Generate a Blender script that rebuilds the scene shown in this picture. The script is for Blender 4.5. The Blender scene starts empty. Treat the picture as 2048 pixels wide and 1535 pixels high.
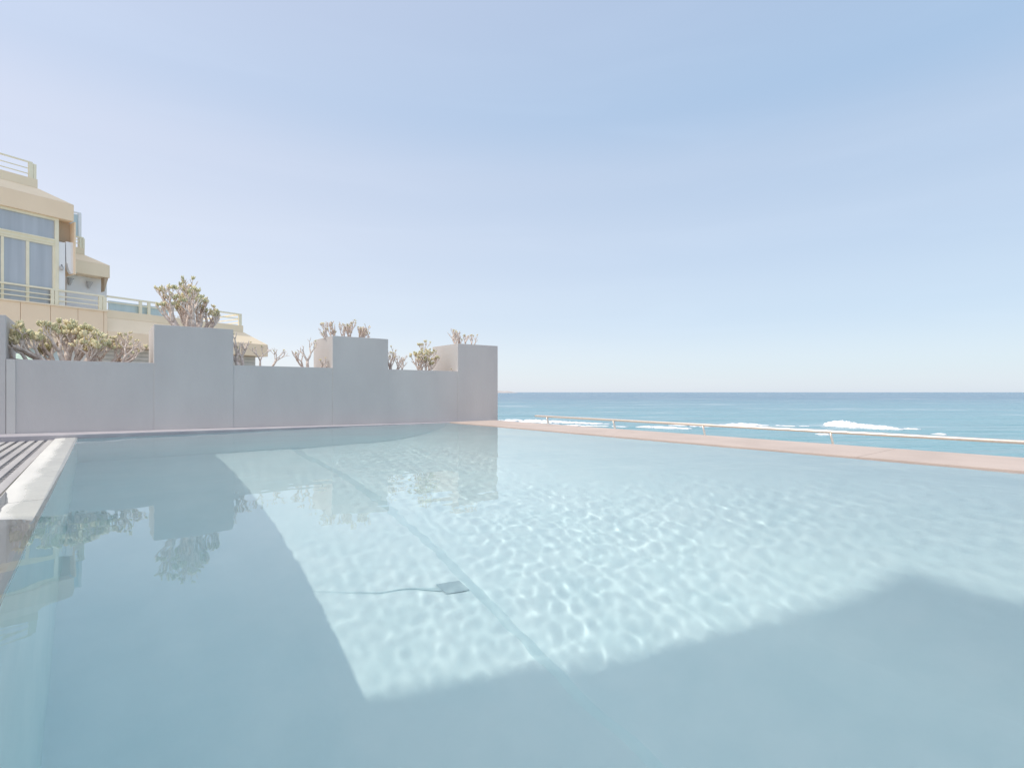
import bpy, math, random
import numpy as np
from mathutils import Vector, Matrix

random.seed(7)
rad = math.radians
scene = bpy.context.scene
COL = scene.collection

# ------------------------------------------------------------------ frame of reference
# metres; z = 0 is the pool water. X runs along the planter wall, Y along the
# seaward pool edge.  The camera is held 22 cm above the water.
H = 0.22
FX, FY = 0.6250, 0.7806          # camera forward in X, Y
FPX = 1028.0                      # focal length in photo pixels
CX, HY = 1024.0, 784.0

def ray(px, y=None):
    l = (px - CX) / FPX
    return FX + FY * l, FY - FX * l

# ------------------------------------------------------------------ helpers
def tag(o, label=None, cat=None, group=None, kind=None):
    if label: o['label'] = label
    if cat: o['category'] = cat
    if group: o['group'] = group
    if kind: o['kind'] = kind
    return o

def empty(name, loc=(0, 0, 0), rz=0.0):
    o = bpy.data.objects.new(name, None)
    o.location = loc
    o.rotation_euler = (0, 0, rz)
    o.empty_display_size = 0.1
    COL.objects.link(o)
    return o

class MB:
    """collects shapes, links them as ONE mesh object"""
    def __init__(s):
        s.v, s.f, s.sm = [], [], []
    def add(s, vs, fs, smooth=False):
        n = len(s.v)
        s.v += [tuple(p) for p in vs]
        s.f += [tuple(i + n for i in q) for q in fs]
        s.sm += [smooth] * len(fs)
        return s
    def box(s, x0, x1, y0, y1, z0, z1):
        vs = [(x, y, z) for z in (z0, z1) for y in (y0, y1) for x in (x0, x1)]
        return s.add(vs, [(0, 2, 3, 1), (4, 5, 7, 6), (0, 1, 5, 4), (2, 6, 7, 3), (0, 4, 6, 2), (1, 3, 7, 5)])
    def hexa(s, lo, hi):
        """lo, hi: four corners each, counter clockwise seen from above"""
        return s.add(list(lo) + list(hi), [(3, 2, 1, 0), (4, 5, 6, 7), (0, 1, 5, 4), (1, 2, 6, 5), (2, 3, 7, 6), (3, 0, 4, 7)])
    def tube(s, pts, r, n=8, cap=True, flat=1.0):
        pts = [Vector(p) for p in pts]
        if not hasattr(r, '__len__'): r = [r] * len(pts)
        base = len(s.v)
        up = Vector((0, 0, 1))
        rings = []
        for i, p in enumerate(pts):
            t = (pts[min(i + 1, len(pts) - 1)] - pts[max(i - 1, 0)]).normalized()
            a = t.cross(up)
            if a.length < 0.05: a = t.cross(Vector((0.2, 1, 0)))
            a.normalize()
            b = a.cross(t).normalized()
            rings.append([p + a * (r[i] * math.cos(2 * math.pi * k / n)) + b * (r[i] * flat * math.sin(2 * math.pi * k / n)) for k in range(n)])
        vs = [q for ring in rings for q in ring]
        fs = []
        for i in range(len(pts) - 1):
            for k in range(n):
                k2 = (k + 1) % n
                fs.append((i * n + k, (i + 1) * n + k, (i + 1) * n + k2, i * n + k2))
        if cap:
            vs += [pts[0], pts[-1]]
            c0, c1 = len(vs) - 2, len(vs) - 1
            m = (len(pts) - 1) * n
            for k in range(n):
                k2 = (k + 1) % n
                fs.append((c0, k, k2)); fs.append((c1, m + k2, m + k))
        return s.add(vs, fs, True)
    def ball(s, c, rx, ry, rz, n=8, m=5, jit=0.0):
        vs, fs = [(c[0], c[1], c[2] - rz)], []
        for j in range(1, m):
            a = math.pi * j / m
            for k in range(n):
                b = 2 * math.pi * k / n
                q = 1 + random.uniform(-jit, jit)
                vs.append((c[0] + rx * q * math.sin(a) * math.cos(b), c[1] + ry * q * math.sin(a) * math.sin(b), c[2] - rz * q * math.cos(a)))
        vs.append((c[0], c[1], c[2] + rz))
        for k in range(n):
            k2 = (k + 1) % n
            fs.append((0, 1 + k2, 1 + k))
            for j in range(m - 2):
                fs.append((1 + j * n + k, 1 + j * n + k2, 1 + (j + 1) * n + k2, 1 + (j + 1) * n + k))
            fs.append((len(vs) - 1, 1 + (m - 2) * n + k, 1 + (m - 2) * n + k2))
        return s.add(vs, fs, True)
    def build(s, name, mat, parent=None, bevel=0.0, loc=None):
        me = bpy.data.meshes.new(name)
        me.from_pydata(s.v, [], s.f)
        me.polygons.foreach_set('use_smooth', s.sm)
        me.materials.append(mat)
        me.validate(); me.update()
        o = bpy.data.objects.new(name, me)
        COL.objects.link(o)
        if parent: o.parent = parent
        if loc: o.location = loc
        if bevel:
            b = o.modifiers.new('bevel', 'BEVEL')
            b.width = bevel; b.segments = 2; b.limit_method = 'ANGLE'; b.angle_limit = rad(40)
        return o

# ------------------------------------------------------------------ materials
def new_mat(name):
    m = bpy.data.materials.new(name)
    m.use_nodes = True
    nt = m.node_tree
    return m, nt, nt.nodes['Principled BSDF']

def plaster(name, col, col2=None, scale=6.0, rough=0.85, bump=0.15, bscale=60.0, spec=0.3, detail=5.0, mix=(0.35, 0.65), stretch=(1, 1, 1), metal=0.0, dist=0.004):
    m, nt, b = new_mat(name)
    col2 = col2 or tuple(c * 0.88 for c in col)
    tc = nt.nodes.new('ShaderNodeTexCoord')
    mp = nt.nodes.new('ShaderNodeMapping'); mp.inputs['Scale'].default_value = stretch
    nt.links.new(tc.outputs['Object'], mp.inputs['Vector'])
    n1 = nt.nodes.new('ShaderNodeTexNoise'); n1.inputs['Scale'].default_value = scale; n1.inputs['Detail'].default_value = detail
    nt.links.new(mp.outputs[0], n1.inputs['Vector'])
    r = nt.nodes.new('ShaderNodeValToRGB')
    r.color_ramp.elements[0].position = mix[0]; r.color_ramp.elements[1].position = mix[1]
    r.color_ramp.elements[0].color = (*col2, 1); r.color_ramp.elements[1].color = (*col, 1)
    nt.links.new(n1.outputs['Fac'], r.inputs['Fac'])
    nt.links.new(r.outputs['Color'], b.inputs['Base Color'])
    b.inputs['Roughness'].default_value = rough
    b.inputs['Metallic'].default_value = metal
    b.inputs['Specular IOR Level'].default_value = spec
    if bump:
        n2 = nt.nodes.new('ShaderNodeTexNoise'); n2.inputs['Scale'].default_value = bscale; n2.inputs['Detail'].default_value = 4
        nt.links.new(mp.outputs[0], n2.inputs['Vector'])
        bp = nt.nodes.new('ShaderNodeBump'); bp.inputs['Strength'].default_value = bump; bp.inputs['Distance'].default_value = dist
        nt.links.new(n2.outputs['Fac'], bp.inputs['Height'])
        nt.links.new(bp.outputs['Normal'], b.inputs['Normal'])
    return m

M = {}
M['wall'] = plaster('grey_render', (0.615, 0.60, 0.59), (0.56, 0.545, 0.54), scale=5.0, bump=0.3, bscale=90, stretch=(1, 1, .4), mix=(.3, .7))
M['wall_pale'] = plaster('pale_render', (0.66, 0.65, 0.63), (0.62, 0.61, 0.59), scale=4.0, bump=0.25, bscale=90)
M['soil'] = plaster('dry_soil', (0.30, 0.22, 0.16), (0.16, 0.11, 0.08), scale=40, bump=1.0, bscale=60, dist=0.02)
M['basin'] = plaster('pool_lining', (0.71, 0.905, 0.925), (0.66, 0.87, 0.895), scale=7, bump=0.2, bscale=30, rough=0.7)
M['coping'] = plaster('cream_coping', (0.82, 0.815, 0.76), (0.73, 0.725, 0.68), scale=9, bump=0.3, bscale=50, rough=0.28, spec=0.5, stretch=(1, 0.35, 1))
M['ledge'] = plaster('peach_terrace_tile', (0.60, 0.505, 0.445), (0.53, 0.445, 0.39), scale=5, bump=0.2, bscale=80, rough=0.7)
M['ledge_grey'] = plaster('grey_ledge', (0.52, 0.50, 0.52), (0.44, 0.42, 0.45), scale=8, bump=0.3, bscale=80)
M['slat'] = plaster('weathered_deck', (0.60, 0.585, 0.56), (0.42, 0.41, 0.41), scale=14, bump=0.4, bscale=60, rough=0.6, stretch=(1, 0.12, 1))
M['deck_dark'] = plaster('deck_gap', (0.22, 0.21, 0.23), scale=10)
M['steel'] = plaster('brushed_steel', (0.86, 0.79, 0.71), (0.80, 0.72, 0.63), scale=30, bump=0.05, bscale=200, rough=0.32, metal=0.7)
M['ochre'] = plaster('ochre_render', (0.93, 0.755, 0.56), (0.89, 0.715, 0.525), scale=1.2, bump=0.2, bscale=25, dist=0.01)
M['ochre_pale'] = plaster('pale_ochre_render', (0.91, 0.775, 0.59), (0.86, 0.73, 0.545), scale=1.2, bump=0.2, bscale=25, dist=0.01)
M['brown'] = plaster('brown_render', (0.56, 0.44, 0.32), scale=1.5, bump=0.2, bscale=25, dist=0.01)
M['cream'] = plaster('cream_paint', (0.90, 0.84, 0.66), (0.85, 0.79, 0.61), scale=5, bump=0, rough=0.45)
M['white'] = plaster('white_paint', (0.90, 0.90, 0.90), (0.86, 0.87, 0.88), scale=2, bump=0.1, bscale=30)
M['grey_paint'] = plaster('grey_louvre_paint', (0.70, 0.67, 0.62), scale=4, bump=0)
M['bark'] = plaster('pale_bark', (0.90, 0.81, 0.74), (0.66, 0.56, 0.50), scale=60, bump=0.8, bscale=140, rough=0.8, dist=0.003)
M['leaf'] = plaster('succulent_leaf', (0.78, 0.74, 0.48), (0.62, 0.60, 0.37), scale=25, bump=0, rough=0.45, spec=0.5)
M['leaf_yellow'] = plaster('yellowing_leaf', (0.92, 0.82, 0.56), (0.80, 0.70, 0.44), scale=30, bump=0, rough=0.5)
M['foam'] = plaster('white_foam', (0.92, 0.93, 0.94), (0.80, 0.84, 0.87), scale=1.0, bump=0.4, bscale=3, dist=0.2)
M['rock'] = plaster('pale_rock', (0.52, 0.49, 0.47), (0.42, 0.40, 0.39), scale=0.006, bump=0)
M['ground'] = plaster('pale_paving', (0.72, 0.66, 0.58), (0.64, 0.58, 0.50), scale=0.6, bump=0.3, bscale=8)
M['prom'] = plaster('promenade_paving', (0.50, 0.45, 0.40), scale=1.0, bump=0.2, bscale=20)
M['canvas'] = plaster('green_canvas', (0.55, 0.68, 0.58), (0.48, 0.62, 0.52), scale=4, bump=0)
M['floor_patch'] = plaster('floor_patch_dark', (0.44, 0.62, 0.66), scale=8, bump=0)
M['floor_line'] = plaster('floor_line_tint', (0.56, 0.78, 0.81), scale=8, bump=0)
M['fitting'] = plaster('lamp_grey', (0.62, 0.62, 0.62), scale=8, bump=0)

def glass_mat(name, col, rough=0.05):
    m, nt, b = new_mat(name)
    b.inputs['Roughness'].default_value = rough
    b.inputs['Specular IOR Level'].default_value = 0.9
    tc = nt.nodes.new('ShaderNodeTexCoord')
    mpg = nt.nodes.new('ShaderNodeMapping'); mpg.inputs['Scale'].default_value = (4.5, 1, 0.22); nt.links.new(tc.outputs['Object'], mpg.inputs[0])
    ng = nt.nodes.new('ShaderNodeTexNoise'); ng.inputs['Scale'].default_value = 1.3; ng.inputs['Detail'].default_value = 3; nt.links.new(mpg.outputs[0], ng.inputs['Vector'])
    rg = nt.nodes.new('ShaderNodeValToRGB'); rg.color_ramp.elements[0].position = .30; rg.color_ramp.elements[1].position = .72
    rg.color_ramp.elements[0].color = (col[0] * .9, col[1] * .89, col[2] * .91, 1); rg.color_ramp.elements[1].color = (col[0] * 1.12, col[1] * 1.1, col[2] * 1.12, 1)
    nt.links.new(ng.outputs['Fac'], rg.inputs[0]); nt.links.new(rg.outputs[0], b.inputs['Base Color'])
    n = nt.nodes.new('ShaderNodeTexNoise'); n.inputs['Scale'].default_value = 0.9
    nt.links.new(tc.outputs['Object'], n.inputs['Vector'])
    bp = nt.nodes.new('ShaderNodeBump'); bp.inputs['Strength'].default_value = 0.1; bp.inputs['Distance'].default_value = 0.02
    nt.links.new(n.outputs['Fac'], bp.inputs['Height']); nt.links.new(bp.outputs['Normal'], b.inputs['Normal'])
    return m
M['glass'] = glass_mat('window_glass', (0.44, 0.49, 0.53))
M['glass_pale'] = glass_mat('frosted_balustrade', (0.55, 0.68, 0.70), 0.3)

# the pool side of the coping is wet: darker, glossier, with a wavering edge
m = M['coping']; nt = m.node_tree; b = nt.nodes['Principled BSDF']
src = b.inputs['Base Color'].links[0].from_socket
tc = nt.nodes.new('ShaderNodeTexCoord'); sx = nt.nodes.new('ShaderNodeSeparateXYZ'); nt.links.new(tc.outputs['Object'], sx.inputs[0])
nz = nt.nodes.new('ShaderNodeTexNoise'); nz.inputs['Scale'].default_value = 7.0; nz.inputs['Detail'].default_value = 5; nt.links.new(tc.outputs['Object'], nz.inputs['Vector'])
ma = nt.nodes.new('ShaderNodeMath'); ma.operation = 'MULTIPLY_ADD'; ma.inputs[1].default_value = 0.05; nt.links.new(nz.outputs['Fac'], ma.inputs[0]); nt.links.new(sx.outputs['X'], ma.inputs[2])
mr = nt.nodes.new('ShaderNodeMapRange'); mr.inputs['From Min'].default_value = -1.016; mr.inputs['From Max'].default_value = -0.996; nt.links.new(ma.outputs[0], mr.inputs['Value'])
mx = nt.nodes.new('ShaderNodeMix'); mx.data_type = 'RGBA'; mx.blend_type = 'MULTIPLY'; mx.inputs['B'].default_value = (.90, .92, .91, 1)
nt.links.new(mr.outputs[0], mx.inputs['Factor']); nt.links.new(src, mx.inputs['A']); nt.links.new(mx.outputs['Result'], b.inputs['Base Color'])
ro = nt.nodes.new('ShaderNodeMapRange'); ro.inputs['To Min'].default_value = 0.5; ro.inputs['To Max'].default_value = 0.15; nt.links.new(mr.outputs[0], ro.inputs['Value']); nt.links.new(ro.outputs[0], b.inputs['Roughness'])

# pool water: clear refracting surface
m, nt, b = new_mat('pool_water')
nt.nodes.remove(b)
g = nt.nodes.new('ShaderNodeBsdfGlass'); g.inputs['IOR'].default_value = 1.333; g.inputs['Roughness'].default_value = 0.0
nt.links.new(g.outputs[0], nt.nodes['Material Output'].inputs['Surface'])
M['water'] = m

# sea: colour goes from shallow turquoise near the shore to deep blue, wind ripples as bump
m, nt, b = new_mat('sea_water')
tc = nt.nodes.new('ShaderNodeTexCoord')
sx = nt.nodes.new('ShaderNodeSeparateXYZ'); nt.links.new(tc.outputs['Object'], sx.inputs[0])
nz = nt.nodes.new('ShaderNodeTexNoise'); nz.inputs['Scale'].default_value = 0.012; nz.inputs['Detail'].default_value = 4
mpn = nt.nodes.new('ShaderNodeMapping'); mpn.inputs['Scale'].default_value = (0.35, 1.6, 1)
nt.links.new(tc.outputs['Object'], mpn.inputs[0]); nt.links.new(mpn.outputs[0], nz.inputs['Vector'])
ad = nt.nodes.new('ShaderNodeMath'); ad.operation = 'MULTIPLY_ADD'
nt.links.new(nz.outputs['Fac'], ad.inputs[0]); ad.inputs[1].default_value = 260; nt.links.new(sx.outputs['Y'], ad.inputs[2])
mr = nt.nodes.new('ShaderNodeMapRange'); mr.inputs['From Min'].default_value = 120; mr.inputs['From Max'].default_value = 900
nt.links.new(ad.outputs[0], mr.inputs['Value'])
cr = nt.nodes.new('ShaderNodeValToRGB')
cr.color_ramp.elements[0].color = (0.19, 0.39, 0.43, 1)
cr.color_ramp.elements[1].color = (0.11, 0.225, 0.32, 1)
e = cr.color_ramp.elements.new(0.28); e.color = (0.17, 0.355, 0.42, 1)
nt.links.new(mr.outputs[0], cr.inputs[0]); nt.links.new(cr.outputs[0], b.inputs['Base Color'])
b.inputs['Roughness'].default_value = 0.22
b.inputs['IOR'].default_value = 1.333
def sea_noise(sx_, sy_, det):
    mp_ = nt.nodes.new('ShaderNodeMapping'); mp_.inputs['Scale'].default_value = (sx_, sy_, 1); mp_.inputs['Rotation'].default_value = (0, 0, 0.06)
    nt.links.new(tc.outputs['Object'], mp_.inputs[0])
    n_ = nt.nodes.new('ShaderNodeTexNoise'); n_.inputs['Scale'].default_value = 1.0; n_.inputs['Detail'].default_value = det; n_.inputs['Roughness'].default_value = 0.55
    nt.links.new(mp_.outputs[0], n_.inputs['Vector'])
    return n_
prev = None
for sx_, sy_, det, dist_ in ((0.010, 0.045, 3, 9.0), (0.05, 0.16, 4, 3.2), (0.25, 0.7, 4, 0.8)):
    n_ = sea_noise(sx_, sy_, det)
    bp = nt.nodes.new('ShaderNodeBump'); bp.inputs['Strength'].default_value = 1.0; bp.inputs['Distance'].default_value = dist_
    nt.links.new(n_.outputs['Fac'], bp.inputs['Height'])
    if prev: nt.links.new(prev.outputs['Normal'], bp.inputs['Normal'])
    prev = bp
nt.links.new(prev.outputs['Normal'], b.inputs['Normal'])
# flecks of white water between the breakers
fl = sea_noise(0.035, 0.30, 6); fl2 = sea_noise(0.006, 0.02, 3)
fm = nt.nodes.new('ShaderNodeMath'); fm.operation = 'MULTIPLY'; nt.links.new(fl.outputs['Fac'], fm.inputs[0]); nt.links.new(fl2.outputs['Fac'], fm.inputs[1])
fr_ = nt.nodes.new('ShaderNodeMapRange'); fr_.inputs['From Min'].default_value = 0.30; fr_.inputs['From Max'].default_value = 0.42; fr_.inputs['To Max'].default_value = 0.75
nt.links.new(fm.outputs[0], fr_.inputs['Value'])
fmx = nt.nodes.new('ShaderNodeMix'); fmx.data_type = 'RGBA'; fmx.inputs['B'].default_value = (.8, .84, .86, 1)
nt.links.new(fr_.outputs[0], fmx.inputs['Factor']); nt.links.new(cr.outputs[0], fmx.inputs['A']); nt.links.new(fmx.outputs['Result'], b.inputs['Base Color'])
M['sea'] = m

# ------------------------------------------------------------------ camera
cam = bpy.data.cameras.new('camera')
cam.sensor_width = 36.0
cam.lens = 36.0 * FPX / 2048.0
cam.shift_y = 16.5 / 2048.0
cam.clip_start = 0.01; cam.clip_end = 120000
co = bpy.data.objects.new('camera', cam)
co.location = (0, 0, H)
co.rotation_euler = (rad(90), 0, -math.atan2(FX, FY))
COL.objects.link(co); scene.camera = co

# ------------------------------------------------------------------ light
SUN_EL = rad(59.0); PHI = rad(4.0)
S = Vector((-math.cos(SUN_EL) * math.cos(PHI), math.cos(SUN_EL) * math.sin(PHI), math.sin(SUN_EL)))
sl = bpy.data.lights.new('sun', 'SUN'); sl.energy = 2.0; sl.angle = rad(0.5); sl.color = (1.0, 0.91, 0.80)
so = bpy.data.objects.new('sun', sl); so.rotation_euler = S.to_track_quat('Z', 'Y').to_euler(); so.location = (0, 0, 30)
COL.objects.link(so)
sl.cycles.is_caustics_light = True
wd = bpy.data.worlds.new('World'); scene.world = wd; wd.use_nodes = True
nt = wd.node_tree
sky = nt.nodes.new('ShaderNodeTexSky'); sky.sky_type = 'NISHITA'; sky.sun_disc = False
sky.sun_elevation = SUN_EL; sky.sun_rotation = math.atan2(S.x, S.y) % (2 * math.pi)
sky.air_density = 1.0; sky.dust_density = 0.6; sky.ozone_density = 1.0; sky.altitude = 0
bg = nt.nodes['Background']; bg.inputs['Strength'].default_value = 0.15
EXPOSURE = 0.0
# pale maritime haze in the air: a graded veil over the clear-sky model, brighter towards the sun
tcw = nt.nodes.new('ShaderNodeTexCoord')
sep = nt.nodes.new('ShaderNodeSeparateXYZ'); nt.links.new(tcw.outputs['Generated'], sep.inputs[0])
ramp = nt.nodes.new('ShaderNodeValToRGB'); ramp.color_ramp.interpolation = 'EASE'
stops = [(0.0, (.815, .83, .905)), (.05, (.79, .825, .89)), (.15, (.705, .77, .87)), (.26, (.635, .715, .845)), (.36, (.56, .66, .815)), (.48, (.43, .58, .78)), (.60, (.40, .545, .75)), (.75, (.50, .62, .78)), (1.0, (.56, .67, .80))]
el = ramp.color_ramp.elements
el[0].position, el[0].color = stops[0][0], (*stops[0][1], 1)
el[1].position, el[1].color = stops[-1][0], (*stops[-1][1], 1)
for p_, c_ in stops[1:-1]:
    e = el.new(p_); e.color = (*c_, 1)
for e in el: pass
nt.links.new(sep.outputs['Z'], ramp.inputs[0])
dot = nt.nodes.new('ShaderNodeVectorMath'); dot.operation = 'DOT_PRODUCT'
nt.links.new(tcw.outputs['Generated'], dot.inputs[0]); dot.inputs[1].default_value = S
glow = nt.nodes.new('ShaderNodeVectorMath'); glow.operation = 'MULTIPLY_ADD'
nt.links.new(dot.outputs['Value'], glow.inputs[0]); glow.inputs[1].default_value = (.36, .22, .14); nt.links.new(ramp.outputs[0], glow.inputs[2])
mx_ = nt.nodes.new('ShaderNodeMath'); mx_.operation = 'MAXIMUM'; mx_.inputs[1].default_value = 0.0; nt.links.new(dot.outputs['Value'], mx_.inputs[0])
pw_ = nt.nodes.new('ShaderNodeMath'); pw_.operation = 'POWER'; pw_.inputs[1].default_value = 7.0; nt.links.new(mx_.outputs[0], pw_.inputs[0])
aur = nt.nodes.new('ShaderNodeVectorMath'); aur.operation = 'MULTIPLY_ADD'; aur.inputs[1].default_value = (1.15, 1.05, .92)
nt.links.new(pw_.outputs[0], aur.inputs[0]); nt.links.new(glow.outputs[0], aur.inputs[2])
cmap = nt.nodes.new('ShaderNodeMapping'); cmap.inputs['Scale'].default_value = (1.6, 2.4, 16.0); cmap.inputs['Rotation'].default_value = (0.06, 0.05, 0.3)
nt.links.new(tcw.outputs['Generated'], cmap.inputs[0])
cno = nt.nodes.new('ShaderNodeTexNoise'); cno.inputs['Scale'].default_value = 1.5; cno.inputs['Detail'].default_value = 7; cno.inputs['Distortion'].default_value = 0.5
nt.links.new(cmap.outputs[0], cno.inputs['Vector'])
cmr = nt.nodes.new('ShaderNodeMapRange'); cmr.inputs['From Min'].default_value = 0.50; cmr.inputs['From Max'].default_value = 0.80; cmr.inputs['To Max'].default_value = 0.016
nt.links.new(cno.outputs['Fac'], cmr.inputs['Value'])
cad = nt.nodes.new('ShaderNodeVectorMath'); cad.operation = 'ADD'; nt.links.new(aur.outputs[0], cad.inputs[0]); nt.links.new(cmr.outputs[0], cad.inputs[1])
sc1 = nt.nodes.new('ShaderNodeVectorMath'); sc1.operation = 'SCALE'; sc1.inputs['Scale'].default_value = 0.89 / (0.15 * 2 ** EXPOSURE)
nt.links.new(cad.outputs[0], sc1.inputs[0])
sc2 = nt.nodes.new('ShaderNodeVectorMath'); sc2.operation = 'MULTIPLY_ADD'; sc2.inputs[1].default_value = (0.20, 0.20, 0.20)
nt.links.new(sky.outputs[0], sc2.inputs[0]); nt.links.new(sc1.outputs[0], sc2.inputs[2])
nt.links.new(sc2.outputs[0], bg.inputs['Color'])
scene.view_settings.view_transform = 'Standard'; scene.view_settings.look = 'None'
scene.view_settings.exposure = EXPOSURE

# ------------------------------------------------------------------ swimming pool
XL, XR, YB, YN, D = -0.085, 1.95, 3.19, -4.8, 1.0
pool = empty('swimming_pool', (0.9, 0, -D))
tag(pool, 'narrow pale aqua swimming pool with clear water in front of the grey planter wall', 'swimming pool')
PL = Vector((0.9, 0, -D))
mb = MB()
STEP, XS, RUN, XF = 0.032, 0.855, 0.045, 1.40   # a low tread along the left, its sloped riser; foot of the battered seaward wall
x0, x1, y0, y1 = XL - PL.x, XR - PL.x, YN, YB
xs, xr, xf = XS - PL.x, XS + RUN - PL.x, XF - PL.x
top = D - 0.012
def quad(*p): mb.add(p, [(0, 1, 2, 3)])
quad((x0, y0, STEP), (xs, y0, STEP), (xs, y1, STEP), (x0, y1, STEP))
quad((xs, y0, STEP), (xr, y0, 0), (xr, y1, 0), (xs, y1, STEP))
quad((xr, y0, 0), (xf, y0, 0), (xf, y1, 0), (xr, y1, 0))
quad((x0, y0, STEP), (x0, y1, STEP), (x0, y1, top), (x0, y0, top))
NC = 16
cove = []                          # the seaward wall rises in a smooth cove
for k in range(NC + 1):
    t = 0.5 * math.pi * k / NC
    cove.append((xf + (x1 - xf) * math.sin(t) ** 1.0, (D - .10) * (1 - math.cos(t))))
cove.append((x1 + .0005, D - .004))
mb.add([(p[0], y0, p[1]) for p in cove] + [(p[0], y1, p[1]) for p in cove], [(k, k + 1, k + 1 + len(cove), k + len(cove)) for k in range(len(cove) - 1)], True)
quad((x0, y1, 0), (x1, y1, 0), (x1, y1, top), (x0, y1, top))
quad((x0, y0, 0), (x0, y0, top), (x1, y0, top), (x1, y0, 0))
basin = mb.build('basin', M['basin'], pool)
# dark patch on the tread, with a thin line that leads to it
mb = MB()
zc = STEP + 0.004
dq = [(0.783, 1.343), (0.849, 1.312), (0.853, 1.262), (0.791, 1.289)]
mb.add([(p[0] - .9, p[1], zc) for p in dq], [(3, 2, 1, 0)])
floor_patch = mb.build('dark_floor_patch', M['floor_patch'], pool)
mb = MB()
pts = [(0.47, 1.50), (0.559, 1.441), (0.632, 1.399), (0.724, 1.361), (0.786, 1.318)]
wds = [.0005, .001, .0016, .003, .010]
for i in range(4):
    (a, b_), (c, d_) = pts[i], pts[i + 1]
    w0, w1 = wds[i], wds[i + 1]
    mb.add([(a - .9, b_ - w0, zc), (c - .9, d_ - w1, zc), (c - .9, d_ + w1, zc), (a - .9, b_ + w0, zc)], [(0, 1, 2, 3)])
floor_line = mb.build('thin_floor_line', M['floor_line'], pool)
# coping: cream stones along the left edge; they stand just proud of the water far away and dip under a film of it near the camera
XC = -0.165
def zcop(y): return 0.0062 * max(-0.6, min(1.0, (y - 1.20) / 1.2))
cuts = [YN, -0.5, 0.30, 1.42, 2.35, YB + 0.02]
receivers = [basin, floor_patch, floor_line]
for i in range(len(cuts) - 1):
    a, b_ = cuts[i] + 0.0015, cuts[i + 1] - 0.0015
    n = 14
    mb = MB(); vs = []
    for k in range(n + 1):
        y = a + (b_ - a) * k / n
        z = D + zcop(y)
        w = 0.0015 * math.sin(y * 9.0) + 0.001 * math.sin(y * 23)
        vs += [(XC - PL.x, y, z - 0.002), (XC + 0.035 + w * 6 - PL.x, y, z - 0.0003), (XL - 0.006 - PL.x, y, z), (XL + 0.001 - PL.x, y, z - 0.005), (XL + 0.001 - PL.x, y, z - 0.03), (XC - PL.x, y, z - 0.06)]
    fs = []
    for k in range(n):
        for j in range(6):
            j2 = (j + 1) % 6
            fs.append((k * 6 + j, k * 6 + j2, (k + 1) * 6 + j2, (k + 1) * 6 + j))
    fs.append((5, 4, 3, 2, 1, 0)); m6 = n * 6
    fs.append(tuple(m6 + q for q in range(6)))
    o = mb.add(vs, [tuple(reversed(f)) for f in fs]).build('coping_stone', M['coping'], pool)
    receivers.append(o)
# seaward lip and back lip of the basin
mb = MB()
mb.box(XR + .001 - PL.x, XR + .03 - PL.x, YN, YB + .03, D - .3, D - 0.003)
mb.build('overflow_lip', M['ledge_grey'], pool)

# water surface: one dense sheet with small capillary ripples
rs = np.random.RandomState(3)
gx = np.linspace(XC + 0.001, XR + 0.0005, 300)
gy = np.concatenate([np.linspace(YN, -0.6, 60)[:-1], np.linspace(-0.6, YB - 0.001, 530)])
X, Y = np.meshgrid(gx, gy)
Z = np.zeros_like(X)
for lam, amp, n in ((0.45, 0.00042, 6), (0.22, 0.00020, 9), (0.105, 0.00008, 16), (0.055, 0.000075, 26), (0.036, 0.000022, 20)):
    for _ in range(n):
        th = rs.uniform(0, 2 * math.pi); l = lam * rs.uniform(0.75, 1.35); k = 2 * math.pi / l
        Z += amp * rs.uniform(0.5, 1.0) / math.sqrt(n) * 1.6 * np.sin(k * (X * math.cos(th) + Y * math.sin(th)) + rs.uniform(0, 6.28))
# ripples are livelier out in the open, calm in the lee on the left
env = 0.45 + 0.55 / (1 + np.exp(-(X - 0.35) / 0.12))
env *= 0.78 + 0.30 * np.sin(3.1 * X + 1.7 * Y + .6) * np.sin(1.3 * X - 2.9 * Y + 1.1) + 0.16 * np.sin(7.0 * X + 5.0 * Y)
Z *= env
for cx_, cy_, r0, am in ((0.62, 0.70, 0.010, .00008),):
    R = np.hypot(X - cx_, Y - cy_)
    Z += am * np.cos(R / 0.0075) * np.exp(-(R / (r0 * 2.2)) ** 2)
ny, nx = X.shape
vs = np.stack([X, Y, Z], -1).reshape(-1, 3)
idx = np.arange(nx * ny).reshape(ny, nx)
fs = np.stack([idx[:-1, :-1], idx[:-1, 1:], idx[1:, 1:], idx[1:, :-1]], -1).reshape(-1, 4)
me = bpy.data.meshes.new('pool_water')
me.from_pydata(vs.tolist(), [], fs.tolist())
me.polygons.foreach_set('use_smooth', [True] * len(me.polygons))
me.materials.append(M['water']); me.update()
water = bpy.data.objects.new('pool_water', me); COL.objects.link(water)
tag(water, kind='structure')
water.cycles.is_caustics_caster = True
for o in receivers: o.cycles.is_caustics_receiver = True

# ------------------------------------------------------------------ terrace, ledge, deck
def wall_y(x): return 3.388 - 0.0556 * x      # line of the planter front
mb = MB()
xe = XR + 0.032
def zl(x): return 0.022 - 0.0095 * (x + 0.36)
lo = [(XC - 1.6, YB + .022, -.3), (xe + .42, YB + .022, -.3), (xe + .42, wall_y(2.4) + .3, -.3), (XC - 1.6, wall_y(-1.7) + .3, -.3)]
hi = [(p[0], p[1], zl(p[0])) for p in lo]
mb.hexa(lo, hi)
tag(mb.build('ledge', M['ledge_grey'], None, 0.003), kind='structure')
cutsy = [-4.8, -1.9, 0.62, 3.2]
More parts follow.
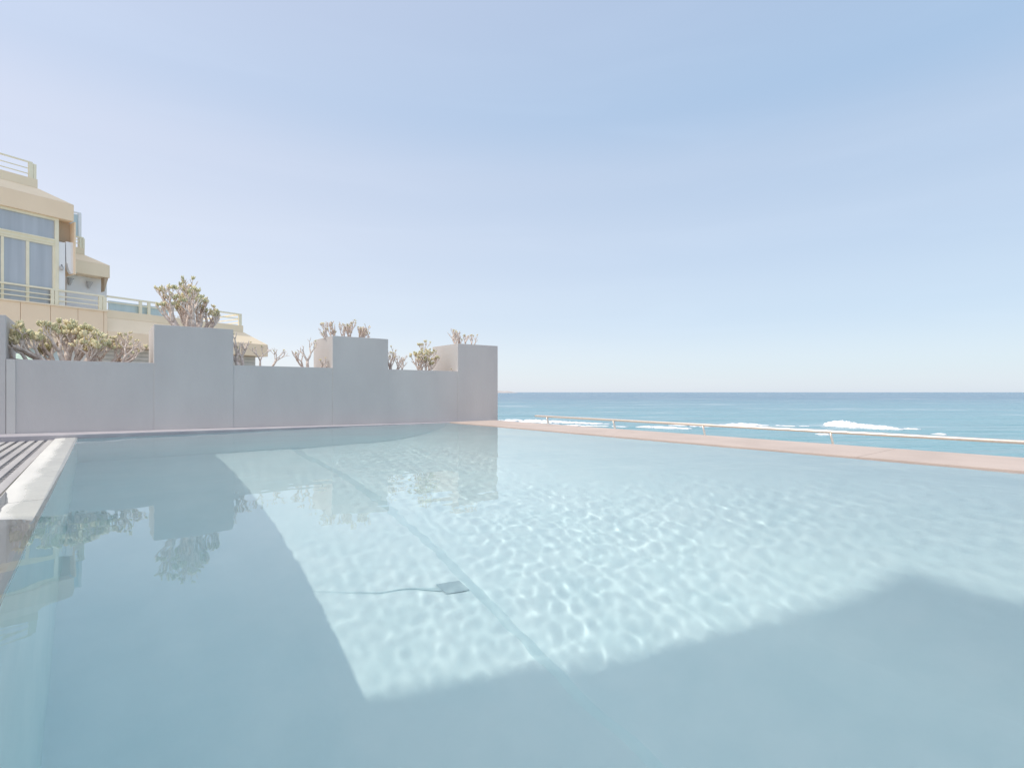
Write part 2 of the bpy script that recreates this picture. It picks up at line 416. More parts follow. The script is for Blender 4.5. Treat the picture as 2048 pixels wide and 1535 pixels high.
# seaward ledge as three long peach slabs in one sheet with open joints
mb = MB()
for a, b_ in zip(cutsy[:-1], cutsy[1:]):
    mb.box(xe, 2.385, a + .001, b_ - .001, -.22, 0.004)
for b_ in cutsy[1:-1]: mb.box(xe + .001, 2.384, b_ - .00095, b_ + .00095, -.2, 0.0015)
tag(mb.build('terrace_ledge', M['ledge'], None, 0.003), kind='structure')
# slatted deck on the left
mb = MB()
xd = XC - 0.006
k = 0
while k < 40:
    xa = xd - 0.032 * k
    zt = -0.002
    mb.box(xa - 0.019, xa, -1.5, YB + 0.02, zt - 0.022, zt)
    k += 1
# little cross webs beside the coping
y = -1.4
while y < 3.15:
    for q in range(3):
        mb.box(xd - 0.032 * q - 0.0315, xd - 0.032 * q - 0.0195, y, y + 0.012, -0.016, -0.006)
    y += 0.04
tag(mb.build('deck', M['slat'], None), kind='structure')
mb = MB(); mb.box(-4.5, XC - 0.004, -4.8, YB + .02, -.3, -.034)
tag(mb.build('deck_base', M['deck_dark'], None), kind='structure')

# ------------------------------------------------------------------ planter wall
ang = math.atan(-0.0556)
pw = empty('planter_wall', (0, 3.388, 0), ang)
tag(pw, 'grey rendered planter wall with tall square pillars and lower troughs beside the pool', 'planter wall')
ZP, ZW, DP = 0.586, 0.378, 0.38
piers = [(-0.733, -0.352), (0.226, 0.606), (1.175, 1.552), (2.102, 2.462)]
TH = 0.035
for a, b_ in piers:
    mb = MB()
    z0 = -0.25
    sh = -0.0556 * DP                 # side faces run square to the pool, not to the wall line
    o4 = [(a, 0), (b_, 0), (b_ + sh, DP), (a + sh, DP)]
    i4 = [(a + TH, TH), (b_ - TH, TH), (b_ - TH + sh, DP - TH), (a + TH + sh, DP - TH)]
    vs = [(*p, z0) for p in o4] + [(*p, ZP) for p in o4] + [(*p, ZP) for p in i4] + [(*p, ZP - .07) for p in i4]
    fs = [(3, 2, 1, 0), (12, 13, 14, 15)]
    for k in range(4):
        q = (k + 1) % 4
        fs += [(k, q, 4 + q, 4 + k), (4 + k, 4 + q, 8 + q, 8 + k), (8 + k, 8 + q, 12 + q, 12 + k)]
    mb.add(vs, fs)
    mb.build('pillar', M['wall'], pw, 0.0012)
    s = MB(); s.box(a + TH + .001, b_ - TH - .022, TH + .001, DP - TH - .001, ZP - .068, ZP - 0.022); s.build('soil_bed', M['soil'], pw)
troughs = [(-0.3515, 0.2257), (0.6063, 1.1747), (1.5523, 2.1017), (-1.30, -0.7333)]
for i, (a, b_) in enumerate(troughs):
    mb = MB()
    mb.box(a, b_, 0.0025, TH, -.25, ZW)
    mb.box(a, b_ - .023, DP - TH, DP - .004, -.25, ZW)
    mb.build('trough', M['wall'], pw, 0.0008)
    s = MB(); s.box(a + .001, b_ - .024, TH + .001, DP - TH - .001, .1, ZW - 0.03); s.build('soil_bed', M['soil'], pw)
# paler strip at the left end of the first trough
mb = MB(); mb.box(-0.3495, -0.318, -0.002, 0.0023, -.2, ZW - 0.001); mb.build('pale_strip', M['wall_pale'], pw)

# ------------------------------------------------------------------ succulents
def leaf(mb, p, d, L, W):
    d = d.normalized()
    a = d.cross(Vector((random.uniform(-1, 1), random.uniform(-1, 1), 0.3)))
    if a.length < 1e-3: a = Vector((1, 0, 0))
    a.normalize(); b_ = a.cross(d).normalized()
    t = W * 0.35
    vs = [p, p + d * L * .4 + a * W, p + d * L * .4 + b_ * t, p + d * L * .4 - a * W, p + d * L * .4 - b_ * t,
          p + d * L * .8 + a * W * .7 + b_ * t * .3, p + d * L * .8 + b_ * t, p + d * L * .8 - a * W * .7 + b_ * t * .3, p + d * L * .8 - b_ * t * .4, p + d * L + b_ * t * .5]
    fs = []
    for k in range(4):
        k2 = (k + 1) % 4
        fs += [(0, 1 + k2, 1 + k), (1 + k, 1 + k2, 5 + k2, 5 + k), (5 + k, 5 + k2, 9)]
    mb.add(vs, fs, True)

def plant(name, label, base, trunks, gens, L0, r0, leafy, lean=0.0, spread=0.8, up=0.35, Ls=0.02, yellow=0.3, seed=1, shrink=0.74, cat='plant', group='succulents in the planter wall', more=0):
    """trunks: list of (offset xyz, start direction, length factor)"""
    random.seed(seed)
    root = empty(name, base)
    tag(root, label, cat, group)
    st, lv, ly = MB(), MB(), MB()
    def grow(p, d, L, r, g):
        n = 4
        pts, rr = [p.copy()], [r]
        dd = d.copy()
        for i in range(n):
            dd = (dd + Vector((random.uniform(-.16, .16), random.uniform(-.16, .16), up * 0.22))).normalized()
            p = p + dd * (L / n)
            pts.append(p.copy()); rr.append(r * (1 - 0.20 * (i + 1) / n) * random.uniform(.94, 1.08))
        if g == 0: rr[-1] *= 0.8
        st.tube(pts, rr, 7)
        st.ball(p, rr[-1] * 1.04, rr[-1] * 1.04, rr[-1] * 1.04, 7, 4)
        if g <= 0:
            if random.random() < leafy:
                k = random.randint(4, 7)
                tgt = ly if random.random() < yellow else lv
                for q in range(k):
                    o = Vector((random.uniform(-1, 1), random.uniform(-1, 1), random.uniform(-.1, 1.0)))
                    leaf(tgt, p - dd * Ls * random.uniform(0, .25), (dd * .9 + o * .62), Ls * random.uniform(.7, 1.25), Ls * .26)
            return
        k = random.choice((2, 2, 3)) if g > 1 else random.choice((2, 2, 3))
        a0 = random.uniform(0, 6.28)
        ax = dd.cross(Vector((.3, .2, 1)))
        if ax.length < .05: ax = Vector((1, 0, 0))
        ax.normalize(); bx = dd.cross(ax)
        for q in range(k):
            an = a0 + 6.28 * q / k + random.uniform(-.5, .5)
            s = spread * random.uniform(.6, 1.15)
            nd = (dd + (ax * math.cos(an) + bx * math.sin(an)) * s + Vector((lean, 0, up * random.uniform(.2, .8)))).normalized()
            grow(p.copy(), nd, L * shrink * random.uniform(.7, 1.2), max(rr[-1] * 0.80, 0.0017), g - 1 if random.random() < .85 else g - 2)
    trunks = list(trunks)
    for k in range(more):
        off, d, lf = trunks[k % len(trunks)]
        trunks.append(((off[0] + random.uniform(-.018, .018), off[1] + random.uniform(-.05, .05), 0), (d[0] + random.uniform(-.35, .35), d[1] + random.uniform(-.5, .5), d[2] * random.uniform(.7, 1.1)), lf * random.uniform(.7, .98)))
    for off, d, lf in trunks:
        if Vector(off).length > 0.012: st.tube([(0, 0, -.012), (off[0] * .5, off[1] * .5, -.010), (off[0], off[1], 0.004)], r0 * .8, 7)
        grow(Vector(off), Vector(d).normalized(), L0 * lf, 1.25 * r0 * (0.75 + .25 * lf), gens)
    st.build('stems', M['bark'], root)
    if lv.v: lv.build('leaves', M['leaf'], root)
    if ly.v: ly.build('yellow_leaves', M['leaf_yellow'], root)
    return root

def on_wall(px, back, z):
    """point on the planter at photo column px, 'back' metres behind its front"""
    dx, dy = ray(px)
    t = (3.388 + back) / (dy + 0.0556 * dx)
    return (dx * t, dy * t, z)
SB, SP = ZW - 0.032, ZP - 0.024
plant('succulent', 'leafy branching succulent leaning left beside the leftmost grey pillar', on_wall(104, .15, SB),
      [((0, 0, 0), (-.75, -.1, .5), 1.25), ((.01, .05, 0), (-.35, .2, .8), 1.0), ((-.02, -.02, 0), (-.9, .1, .22), 1.2)],
      5, 0.066, 0.0095, 0.5, lean=-.12, Ls=.030, yellow=.35, more=2, seed=11, up=.35)
plant('succulent', 'tall dense succulent in the middle of the left trough, below the cream balcony', on_wall(132, .17, SB),
      [((0, 0, 0), (-.25, -.1, 1), 1.25), ((.03, .04, 0), (.45, .0, 1), 1.2), ((.05, -.04, 0), (.8, .1, .7), 1.0), ((0, .06, 0), (.1, .2, 1.), 1.1)],
      5, 0.07, 0.0105, 0.42, Ls=.030, yellow=.3, more=3, seed=5, up=.4)
plant('succulent', 'sparse pale succulent in the left trough touching the tallest pillar', on_wall(212, .16, SB),
      [((0, 0, 0), (.55, 0, .6), 1.15), ((-.02, .03, 0), (-.3, .1, .8), .95), ((.03, -.03, 0), (.85, .05, .42), 1.15)],
      5, 0.058, 0.0085, 0.3, Ls=.018, yellow=.5, more=3, seed=23, up=.42)
plant('succulent', 'big round bushy succulent growing on top of the pillar with its crown against the sky', on_wall(378, .17, SP),
      [((-.03, -.02, 0), (-.75, -.1, .75), 1.15), ((0, 0, 0), (-.2, .1, 1), 1.2), ((.01, .05, 0), (-.5, .3, .9), 1.15), ((.04, .0, 0), (.3, -.1, 1), 1.05), ((.06, .03, 0), (.75, .0, .75), .9), ((.02, -.05, 0), (.1, -.4, .9), 1.1), ((.0, .02, 0), (-.4, -.1, 1), 1.2)],
      5, 0.074, 0.0108, 0.36, Ls=.024, yellow=.3, more=5, seed=41, up=.45, spread=.62)
plant('succulent', 'bare forked succulent right behind the tallest pillar, below the ochre eave', on_wall(486, .16, SB),
      [((0, 0, 0), (.1, 0, 1), 1.2), ((-.03, .02, 0), (-.5, .1, .8), 1.1)],
      4, 0.072, 0.0085, .1, Ls=.014, yellow=.5, more=2, seed=8, up=.5)
plant('succulent', 'thin nearly leafless succulent standing alone between the two taller pillars', on_wall(519, .16, SB),
      [((0, 0, 0), (.05, 0, 1), .95), ((.02, 0, 0), (.8, 0, .35), .9)],
      4, 0.076, 0.006, .15, Ls=.014, yellow=.2, seed=19, up=.3)
plant('succulent', 'stumpy bare succulent stem in front of the pale side of the middle pillar', on_wall(615, .13, SB),
      [((0, 0, 0), (.08, 0, 1), 1.3), ((0, .02, 0), (-.6, 0, .7), .8), ((.02, -.02, 0), (.9, 0, .25), 1.0)],
      4, 0.06, 0.0085, .12, Ls=.014, yellow=.6, seed=31, up=.3)
plant('succulent', 'low tangle of thin stems on top of the middle pillar', on_wall(684, .15, SP),
      [((-.07, 0, 0), (-.95, 0, .55), 1.0), ((-.05, .03, 0), (-.5, .1, .8), 1.05), ((.0, .0, 0), (0, 0, 1), 1.0), ((.05, .02, 0), (.4, 0, .8), 1.0), ((.10, .0, 0), (.7, 0, .6), 1.0), ((.12, .02, 0), (.95, -.1, .45), 1.0), ((.03, -.03, 0), (.2, -.2, .8), .95)],
      5, 0.041, 0.0048, 0.08, Ls=.012, yellow=.6, more=9, seed=51, up=.45, spread=.65)
plant('succulent', 'small upright twiggy succulent right behind the middle pillar', on_wall(790, .16, SB),
      [((0, 0, 0), (.3, 0, .8), 1.0), ((-.02, .02, 0), (-.3, 0, .9), 1.1), ((.02, 0, 0), (.8, 0, .5), .8)],
      4, 0.058, 0.006, 0.12, Ls=.014, yellow=.6, more=2, seed=61, up=.5)
plant('succulent', 'rounded leafy succulent in the last trough before the pillar by the sea', on_wall(850, .16, SB),
      [((0, 0, 0), (.2, 0, 1), 1.15), ((-.02, .02, 0), (-.6, 0, .8), 1.0), ((.02, 0, 0), (.65, .1, .75), 1.1), ((-.01, -.03, 0), (-.25, -.2, .9), 1.05)],
      5, 0.056, 0.0065, 0.45, Ls=.018, yellow=.25, more=4, seed=71, up=.45, spread=.65)
plant('succulent', 'tiny dark seedling shoots at the foot of the seaward pillar', on_wall(903, .07, SB),
      [((0, 0, 0), (.05, 0, 1), 1.0), ((.035, 0, 0), (.0, 0, 1), .85), ((-.05, .02, 0), (-.1, 0, 1), .6), ((-.07, .02, 0), (.2, 0, 1), .5)], 1, .03, .0035, .9, Ls=.009, yellow=0, seed=81, up=.6, spread=.3)
plant('succulent', 'sparse spiky succulent on top of the pillar nearest the sea', on_wall(928, .15, SP),
      [((-.07, 0, 0), (-.5, 0, .8), 1.0), ((-.04, .02, 0), (-.1, .1, 1), 1.0), ((.0, .0, 0), (.3, 0, .9), .9), ((.05, .0, 0), (.6, 0, .7), .9)],
      4, 0.047, 0.006, 0.1, Ls=.014, yellow=.6, more=5, seed=91, up=.45, spread=.6)

# ------------------------------------------------------------------ handrail on the lower promenade
XH, ZH = 8.4, H - 0.582
hr = empty('handrail', (XH, 0, ZH - 1.0))
tag(hr, 'long pale metal handrail on curved posts between the terrace and the sea', 'railing')
mb = MB(); mb.tube([(0, -12, 1.0), (0, 9.50, 1.0), (0, 9.57, 0.998)], [.033, .033, .026], 14, flat=.75); mb.build('top_rail', M['steel'], hr)
for k in range(-6, 5):
    yk = 0.83 + 2.05 * k
    mb = MB()
    pts = []
    for i in range(13):
        t = i / 12.0
        z = -0.0 + 0.985 * t
        off = -0.10 * math.sin(math.pi * min(1, (1 - t) * 1.3) * .5) + 0.02
        pts.append((0.0 - off * .3, yk + off + .08, z))
    mb.tube(pts, .042, 10, flat=.4)
    mb.build('post', M['steel'], hr)
mb = MB(); mb.box(2.39, 9.6, -30, 60, ZH - 1.6, ZH - 1.0); mb.box(2.36, 2.392, -30, 3.3, ZH - 1.2, -.23)
tag(mb.build('promenade', M['prom']), kind='structure')
mb = MB(); mb.box(-90, 2.38, wall_y(0) + .45, 90, -2.6, -1.4); mb.box(-90, -4.5, -40, wall_y(0) + .449, -2.6, -1.4)
tag(mb.build('ground', M['ground']), kind='structure')
# shore bank dropping to the sea
mb = MB()
nb = 60; vs = []; fs = []
for j in range(nb + 1):
    yy = -60 + 260 * j / nb
    w = random.uniform(-1.5, 1.5)
    vs += [(9.6, yy, ZH - 1.01), (9.62 + .01 * w, yy, -3.2), (14 + w, yy, -6.5), (22 + 2 * w, yy, -9.6)]
for j in range(nb):
    for i in range(3): fs.append((j * 4 + i, j * 4 + 4 + i, j * 4 + 5 + i, j * 4 + 1 + i))
mb.add(vs, [tuple(reversed(f)) for f in fs])
tag(mb.build('shore', M['rock']), kind='structure')

# ------------------------------------------------------------------ sea, surf, headland
HS = 9.0
rz = -math.atan2(FX, FY)
me = bpy.data.meshes.new('sea')
ys = [-400, 0, 40, 70, 100, 140, 200, 300, 500, 900, 2000, 5000, 12000, 30000, 60000]
vs, fs = [], []
for yv in ys:
    for xv in (-60000, -3000, -300, 300, 3000, 60000): vs.append((xv, yv, 0))
for j in range(len(ys) - 1):
    for i in range(5): fs.append((j * 6 + i, j * 6 + i + 1, j * 6 + i + 7, j * 6 + i + 6))
me.from_pydata(vs, [], fs); me.materials.append(M['sea']); me.update()
sea = bpy.data.objects.new('sea', me); sea.location = (0, 0, -HS); sea.rotation_euler = (0, 0, rz); COL.objects.link(sea)
tag(sea, kind='structure')
def sea_pt(px, y):
    z = (HS + H) * FPX / (y - HY)
    return ((px - CX) / FPX * z, z)
random.seed(4)
surf = MB()
def foam_line(xa, ya, xb, yb, thick, n, h, gap=0.2):
    n = int(n * 1.5); ph = random.uniform(0, 6)
    for k in range(n):
        t = random.random()
        if (math.sin(t * 17 + ph) + math.sin(t * 41 + 2 * ph)) * .25 + .5 < gap: continue
        px = xa + (xb - xa) * t; y = ya + (yb - ya) * t
        taper = math.sin(math.pi * min(1, max(0, t))) ** .5
        y += random.gauss(0, thick * .35 * taper)
        X_, Z_ = sea_pt(px, y)
        rx = random.uniform(.25, 1.3); ry = random.uniform(.2, .9); rz_ = h * random.uniform(.15, 1.0) ** 1.5 * taper + .03
        surf.ball((X_, Z_, 0.02), rx, ry, rz_, 7, 4, .3)
foam_line(990, 841.5, 1215, 847.5, 2.2, 420, .35, .15)
foam_line(1000, 839.5, 1120, 842, 1.5, 150, .3, .3)
foam_line(1040, 849, 1180, 852, 2.5, 120, .12, .4)
foam_line(1280, 853, 1380, 857, 2.5, 190, .2, .2)
foam_line(1340, 850, 1420, 853, 1.5, 70, .2, .4)
foam_line(992, 845, 1300, 855, .9, 160, .12, .35)
foam_line(1380, 848, 1650, 853, .8, 150, .12, .5)
foam_line(1452, 849, 1530, 851, 2.6, 150, .5, .1)
foam_line(1655, 851.5, 1800, 859, 2.2, 420, 1.0, .0)
foam_line(1650, 849.5, 1720, 852, 1.0, 130, 1.5, .0)
foam_line(1810, 857.5, 1835, 858.5, .8, 30, .3, .2)
foam_line(1872, 868, 1886, 869, .8, 26, .3, .1)
foam_line(1635, 868, 1655, 869, 1.0, 24, .2, .1)
foam_line(1150, 858, 1290, 864, 2.5, 60, .08, .5)
s = surf.build('surf', M['foam'], None)
s.location = (0, 0, -HS); s.rotation_euler = (0, 0, rz)
tag(s, 'white breaking surf on the blue sea', kind='stuff')
# headland far away on the horizon
mb = MB(); vs = []; fs = []
dist = 7000.0
n = 40
for i in range(n + 1):
    px = 900 + (1036 - 900) * i / n
    t = i / n
    hgt = 36 * (1 - max(0, (t - .72) / .28) ** 1.6) * (0.85 + .12 * math.sin(t * 31) + .08 * math.sin(t * 77)) + .5
    X_ = (px - CX) / FPX * dist
    vs += [(X_, dist - 120, -1), (X_, dist - 40, hgt * .75), (X_, dist + 60, hgt), (X_, dist + 400, -1)]
for i in range(n):
    for j in range(3): fs.append((i * 4 + j, i * 4 + 4 + j, i * 4 + 5 + j, i * 4 + 1 + j))
mb.add(vs, fs)
h_ = mb.build('headland', M['rock']); h_.location = (0, 0, -HS); h_.rotation_euler = (0, 0, rz)
tag(h_, kind='structure')

# ------------------------------------------------------------------ terraced apartment building
BZ, BL = 15.0, -14.94
bx = FX * BZ + FY * BL; by = FY * BZ - FX * BL
bd = empty('apartment_building', (bx, by, 0), math.atan2(-FX * .5 + FY * .866, FY * .5 + FX * .866))
tag(bd, 'ochre terraced apartment building with sloping eaves, cream balcony rails and large windows', 'building')
def fp(px, y, b=0.0):
    """facade coordinates (u along, w up) of a photo pixel on the plane b metres behind the front"""
    l = (px - CX) / FPX
    s = (b + .866 * -BL + .5 * BZ) / (.5 - .866 * l)
    u = .5 * (s * l - BL) + .866 * (s - BZ)
    return u, H + (HY - y) * s / FPX
UL = -10.0
def U(px, b=0.0): return fp(px, 700, b)[0]
def W(px, y, b=0.0): return fp(px, y, b)[1]

def eave(name, u_top, u_bot, b_top, b_bot, w0, w1, w2, w3, depth=5.0, ul=UL, m1='ochre', m2='ochre_pale'):
    """upright fascia w0-w1, hipped slope w1-w2 running back to an upright parapet w2-w3"""
    f = MB()
    f.box(ul, u_bot, b_bot, depth, w0, w1)
    o = f.build(name, M[m1], bd, 0.012)
    g_ = MB()
    lo = [(ul, b_bot + .01, w1 + .002), (u_bot - .01, b_bot + .01, w1 + .002), (u_bot - .01, depth, w1 + .002), (ul, depth, w1 + .002)]
    hi = [(ul, b_top, w2), (u_top, b_top, w2), (u_top, depth - .2, w2), (ul, depth - .2, w2)]
    g_.hexa(lo, hi)
    g_.build('roof_slope', M[m2], o)
    p = MB(); p.box(ul, u_top - .004, b_top + .004, depth - .25, w2 + .002, w3)
    p.build('parapet', M[m2], o, 0.012)
    return o

def railing(ua, ub, b, w_rails, posts, r=0.022, name='balcony_railing', wb=0.0, rects=()):
    q = MB()
    for i, w in enumerate(w_rails):
        rr = r if i == 0 else r * .62
        q.box(ua, ub, b - rr, b + rr, w - rr, w + rr)
    o = q.build(name, M['cream'], bd, 0.004)
    for pu, pwid in posts:
        p = MB(); p.box(pu, pu + pwid, b - .03, b + .03, wb, w_rails[0] - r - .002)
        p.build('post', M['cream'], o)
    return o

# upper storey: eave A
e1 = eave('eave', U(76, .65), U(148), .65, 0.0, W(148, 443), W(148, 410), W(76, 377, .65), W(72, 358, .65))
railing(UL, U(65, .8), .8, [W(65, 326, .8), W(65, 339, .8), W(65, 349.5, .8)], [(U(56.5, .8), U(66, .8) - U(56.5, .8)), (U(66.5, .8), .07), (U(56.5, .8) - 1.6, .09), (U(56.5, .8) - 3.2, .09)], wb=W(72, 358, .65) - .02)
# glazing under it
BG = 0.10
wt = W(110, 441, BG); uR = U(118, BG)
w_bot = W(215, 622) - .3
fr = MB()
uA = U(110, BG)
fr.box(UL, uR, BG, BG + .12, W(110, 441, BG), W(148, 443) - .002)           # head
fr.box(uA, uR, BG, BG + .12, w_bot, W(110, 441, BG) - .001)                 # corner post
wtr0, wtr1 = W(110, 478, BG), W(110, 492, BG)
fr.box(UL, uA - .001, BG + .01, BG + .12, wtr1, wtr0)                         # transom band
fr.box(UL, uA - .001, BG - .015, BG + .009, wtr1 + .07, wtr1 + .10)           # its ribs
fr.box(UL, uA - .001, BG - .02, BG + .009, wtr0 - .05, wtr0 - .01)
for px, wd_ in ((53, .075), (3, .06), (106, .06)):
    fr.box(U(px, BG), U(px, BG) + wd_, BG + .02, BG + .11, w_bot, wtr1 - .001)
for k in range(1, 6):
    fr.box(U(53, BG) - 1.05 * k - .4, U(53, BG) - 1.05 * k - .33, BG + .02, BG + .11, w_bot, wtr1 - .001)
win = fr.build('window', M['cream'], bd, 0.004)
for a, b_ in ((wtr0 + .001, W(110, 441, BG) - .001), (w_bot, wtr1 - .001)):
    gl = MB(); gl.box(UL, uA - .002, BG + .055, BG + .075, a, b_); gl.build('pane', M['glass'], win)
# things dimly seen behind: room back wall
# white side panel, brown recess, fin and rolled awning
mb = MB(); mb.box(uR + .001, U(131, BG), BG + .02, BG + .3, w_bot, W(125, 484, BG)); mb.build('white_panel', M['white'], bd, .006)
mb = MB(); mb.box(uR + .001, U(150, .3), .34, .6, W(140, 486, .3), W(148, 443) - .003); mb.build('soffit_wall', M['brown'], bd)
mb = MB(); mb.box(U(149.5), U(152.5), .02, .9, W(150, 548), W(148, 443) - .004); mb.build('fin', M['ochre'], bd, .006)
mb = MB()
prof = [fp(x_, y_, .12) for x_, y_ in ((131.5, 483), (149, 486), (152, 547), (143, 547), (138, 540), (135, 528), (133, 524))]
nP = len(prof)
mb.add([(u_, .10, w_) for u_, w_ in prof] + [(u_ + .01, .32, w_) for u_, w_ in prof], [tuple(range(nP)), tuple(range(nP, 2 * nP))[::-1]] + [(k, nP + k, nP + (k + 1) % nP, (k + 1) % nP) for k in range(nP)])
mb.box(fp(141, 500, .12)[0], fp(142, 500, .12)[0], .085, .099, fp(142, 540, .12)[1], fp(142, 488, .12)[1])
mb.build('side_screen', M['white'], bd, .02)
# second block behind, with its own eave
B2 = 1.0
e2 = eave('eave', U(170, B2 + .6), U(220, B2), B2 + .6, B2, W(220, 556, B2), W(220, 531, B2), W(170, 510, B2 + .6), W(170, 497, B2 + .6), depth=4.5, ul=U(150, B2), m1='ochre_pale', m2='ochre_pale')
mb = MB(); mb.box(U(133, 1.5), U(213.5, 1.5), 1.5, 4.2, w_bot, W(220, 556, B2) - .003); wall2 = mb.build('white_wall', M['white'], bd)
mb = MB()
ua, ub = U(213.5, 1.5) - .25, U(220, B2) - .03
mb.add([(ua, 1.05, W(213, 583, B2)), (ua, 1.3, W(213, 583, B2)), (ub, 1.3, W(220, 556, B2) - .003), (ub, 1.05, W(220, 556, B2) - .003), (ua, 1.05, W(220, 556, B2) - .003), (ua, 1.3, W(220, 556, B2) - .003)],
       [(0, 3, 4), (1, 5, 2), (0, 1, 2, 3), (3, 2, 5, 4), (0, 4, 5, 1)])
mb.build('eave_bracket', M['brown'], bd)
for px, y in ((140, 560), (178, 567)):
    u, w = fp(px, y, 1.42)
    mb = MB()
    mb.tube([(u, 1.46, w - .16), (u, 1.42, w - .08), (u, 1.38, w + .02), (u, 1.37, w + .06)], [.03, .05, .08, .10], 12)
    mb.box(u - .03, u + .03, 1.44, 1.498, w - .12, w - .02)
    mb.build('wall_lamp', M['fitting'], bd)
u, w = fp(122, 535, BG)
mb = MB(); mb.tube([(u, BG - .05, w - .1), (u, BG - .07, w), (u, BG - .05, w + .08)], [.035, .05, .02], 10); mb.box(u - .03, u + .03, BG - .06, BG + .019, w - .03, w + .03)
mb.build('wall_lamp', M['fitting'], bd)
# wind screen on the second block
wz = W(170, 497, B2 + .6)
mb = MB(); b3 = B2 + .8
u0, u1 = U(157, b3), U(163, b3)
mb.box(u0, u1, b3, b3 + .08, wz, W(160, 427, b3)); mb.box(U(120, b3), u1, b3 + .01, b3 + .05, W(160, 428, b3), W(160, 425, b3))
mb.box(U(120, b3), u0 - .001, b3 + .02, b3 + .05, W(160, 476, b3), W(160, 474, b3))
ws = mb.build('wind_screen', M['white'], bd)
mb = MB(); mb.box(U(120, b3), u0 - .002, b3 + .03, b3 + .045, W(160, 473, b3), W(160, 430, b3)); mb.build('pane', M['glass_pale'], ws)
railing(U(120, B2 + .7), U(167, B2 + .7), B2 + .7, [W(167, 476, B2 + .7), W(167, 482, B2 + .7), W(167, 489, B2 + .7)], [(U(158.5, B2 + .7), U(163, B2 + .7) - U(158.5, B2 + .7)), (U(164, B2 + .7), .07)], wb=wz - .01)

# balcony front F: ochre panels with open joints on a backing wall
wF = W(215, 621)
wFb = W(100, 697, 0)
edges = [UL, -7.6, -5.2, -2.9, U(-30), U(41), U(101), U(156), U(207.5), U(215)]
mb = MB()
for a, b_ in zip(edges[:-1], edges[1:]): mb.box(a + .006, b_ - .006, 0, .05, wFb, wF - .05)
par = mb.build('balcony_front', M['ochre'], bd)
mb = MB(); mb.box(UL, U(215) - .003, .051, .25, wFb, wF - .05); mb.build('backing', M['ochre'], par)
mb = MB(); mb.box(UL, U(217), -.04, .3, wF - .048, wF); mb.build('capping', M['ochre_pale'], par, .006)
railing(UL, U(212), .08, [W(212, 593, .08), W(212, 604, .08), W(212, 612.5, .08)], [(U(101, .08), .085), (U(109, .08), .085), (U(197, .08), .10), (U(205, .08), .11), (U(101, .08) - 2.1, .085), (U(101, .08) - 4.2, .085)], wb=wF, r=.028)
# ground storey under F
mb = MB(); mb.box(UL, U(215) - .01, .9, 5, -1.45, wFb - .002); mb.box(UL, U(215), .26, 5, wFb, wF - .06); mb.build('wall', M['white'], bd)
mb = MB(); mb.box(U(20, .3), U(120, .3), .30, .33, W(80, 740, .3), W(80, 698, .3)); mb.build('balustrade_pane', M['glass_pale'], bd)
# lower block G
BG2 = .5
wg = W(487, 651, BG2)
e3 = eave('eave', U(487, BG2), U(536, 0.0), BG2, 0.0, W(536, 713), W(536, 689.5), W(487, 664, BG2), wg, depth=6.0, ul=U(215) + .004, m1='ochre', m2='ochre_pale')
railing(U(214, BG2 + .1), U(483, BG2 + .1), BG2 + .1, [W(483, 629, BG2 + .1), W(483, 638, BG2 + .1)], [(U(278, BG2 + .1), .09), (U(295, BG2 + .1), .09), (U(374, BG2 + .1), .09), (U(392, BG2 + .1), .09), (U(477, BG2 + .1), .13)], wb=wg, r=.03)
# side return of that railing, running back into the terrace
mb = MB()
ue = U(483, BG2 + .1) - .05
for dz, rr in ((W(483, 629, BG2 + .1), .028), (W(483, 638, BG2 + .1), .018), (W(483, 645, BG2 + .1), .018)):
    mb.box(ue - rr, ue + rr, BG2 + .15, 4.6, dz - rr, dz + rr)
mb.box(ue - .04, ue + .04, 2.6, 2.69, wg, W(483, 629, BG2 + .1)); mb.box(ue - .04, ue + .04, 4.6, 4.69, wg, W(483, 629, BG2 + .1))
mb.build('balcony_railing', M['cream'], bd)
mb = MB(); mb.box(U(216, BG2 + .25), U(335, BG2 + .25), BG2 + .2, BG2 + .215, wg + .01, W(300, 612, BG2 + .25)); 
mb.build('balustrade_pane', M['glass_pale'], bd)
# striped sun blind behind the glass
mb = MB()
for k in range(16):
    a = U(216, 1.2) + .16 * k
    mb.box(a, a + .08, 1.2 + .01 * k, 1.21 + .01 * k, wg, W(300, 612, 1.2) - .015 * k)
mb.build('striped_blind', M['white'], bd)
# louvred ground floor below G
mb = MB()
w0, w1 = -1.4, W(536, 713) - .003
mb.box(U(215) + .01, U(525), .5, 5.5, w0, w1)
k = 0
while w1 - .05 - k * .14 > w0:
    mb.box(U(216), U(523), .44, .499, w1 - .10 - k * .14, w1 - .03 - k * .14); k += 1
mb.build('louvre', M['grey_paint'], bd)
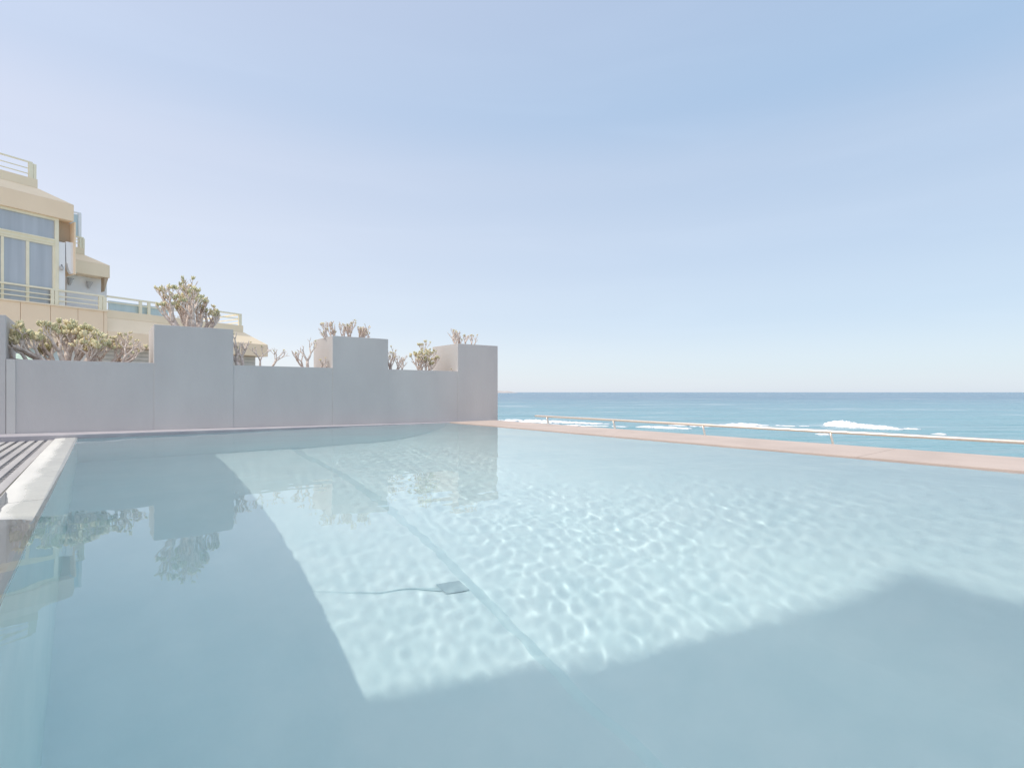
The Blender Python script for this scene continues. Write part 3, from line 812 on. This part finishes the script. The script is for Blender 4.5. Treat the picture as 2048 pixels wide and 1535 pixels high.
# unseen roof slab on columns, added to shade the near end of the pool
HW = 5.0
tt = math.cos(SUN_EL) / math.sin(SUN_EL)
def up_sun(x, y): return (x - tt * HW * math.cos(PHI), y + tt * HW * math.sin(PHI))
outline = [up_sun(*p) for p in ((1.31, -3.2), (1.30, .43), (.94, .70), (.36, 1.03), (.10, 1.14), (-3.6, 2.9), (-3.6, -3.2))]
mb = MB()
nO = len(outline)
mb.add([(*p, HW - .25) for p in outline] + [(*p, HW) for p in outline], [tuple(range(nO))[::-1], tuple(range(nO, 2 * nO))] + [(k, (k + 1) % nO, nO + (k + 1) % nO, nO + k) for k in range(nO)])
shade_slab = mb.build('shade_roof', M['white'], None)
cols = []
for k in (0, 1, 5, 6):
    p = outline[k]; q = (p[0] * .88 + sum(o_[0] for o_ in outline) / nO * .12, p[1] * .88 + sum(o_[1] for o_ in outline) / nO * .12)
    mb = MB(); mb.tube([(*q, -1.4), (*q, HW - .251)], .12, 14); cols.append(mb.build('shade_roof_column', M['white'], None))
bpy.context.view_layer.update()
for o_ in [shade_slab] + cols:
    o_.parent = bd; o_.matrix_parent_inverse = bd.matrix_world.inverted()

mb = MB(); mb.box(UL - 6, -2.6, 1.2, 14, -1.45, 19.0)  # unseen tower added to keep sun off the eave slopes
mb.build('shade_tower', M['ochre'], bd)

# parasol seen over the left trough
pp = (FX * 8.0 + FY * (38 - CX) / FPX * 8.0, FY * 8.0 - FX * (38 - CX) / FPX * 8.0)
pr = empty('parasol', (pp[0], pp[1], -1.4))
tag(pr, 'pale green canvas parasol showing just above the left trough by the wall', 'parasol')
zt = H + (HY - 706) * 8.0 / FPX + 1.4
mb = MB(); N = 8
vs = [(0, 0, zt)] + [(.42 * math.cos(6.2832 * k / N), .42 * math.sin(6.2832 * k / N), zt - .14) for k in range(N)] + [(.42 * math.cos(6.2832 * k / N), .42 * math.sin(6.2832 * k / N), zt - .22) for k in range(N)]
fs = []
for k in range(N):
    k2 = (k + 1) % N
    fs += [(0, 1 + k, 1 + k2), (1 + k, 1 + N + k, 1 + N + k2, 1 + k2)]
mb.add(vs, fs); cn = mb.build('canopy', M['canvas'], pr)
so_ = cn.modifiers.new('thick', 'SOLIDIFY'); so_.thickness = .006
mb = MB(); mb.tube([(0, 0, 0), (0, 0, zt - .01)], .02, 8); mb.build('pole', M['white'], pr)

# ------------------------------------------------------------------ render settings
c = scene.cycles
c.use_denoising = True
try: c.denoiser = 'OPENIMAGEDENOISE'
except Exception: pass
c.max_bounces = 12; c.diffuse_bounces = 6; c.transmission_bounces = 8; c.transparent_max_bounces = 8
c.caustics_refractive = True; c.caustics_reflective = False
c.sample_clamp_indirect = 8.0
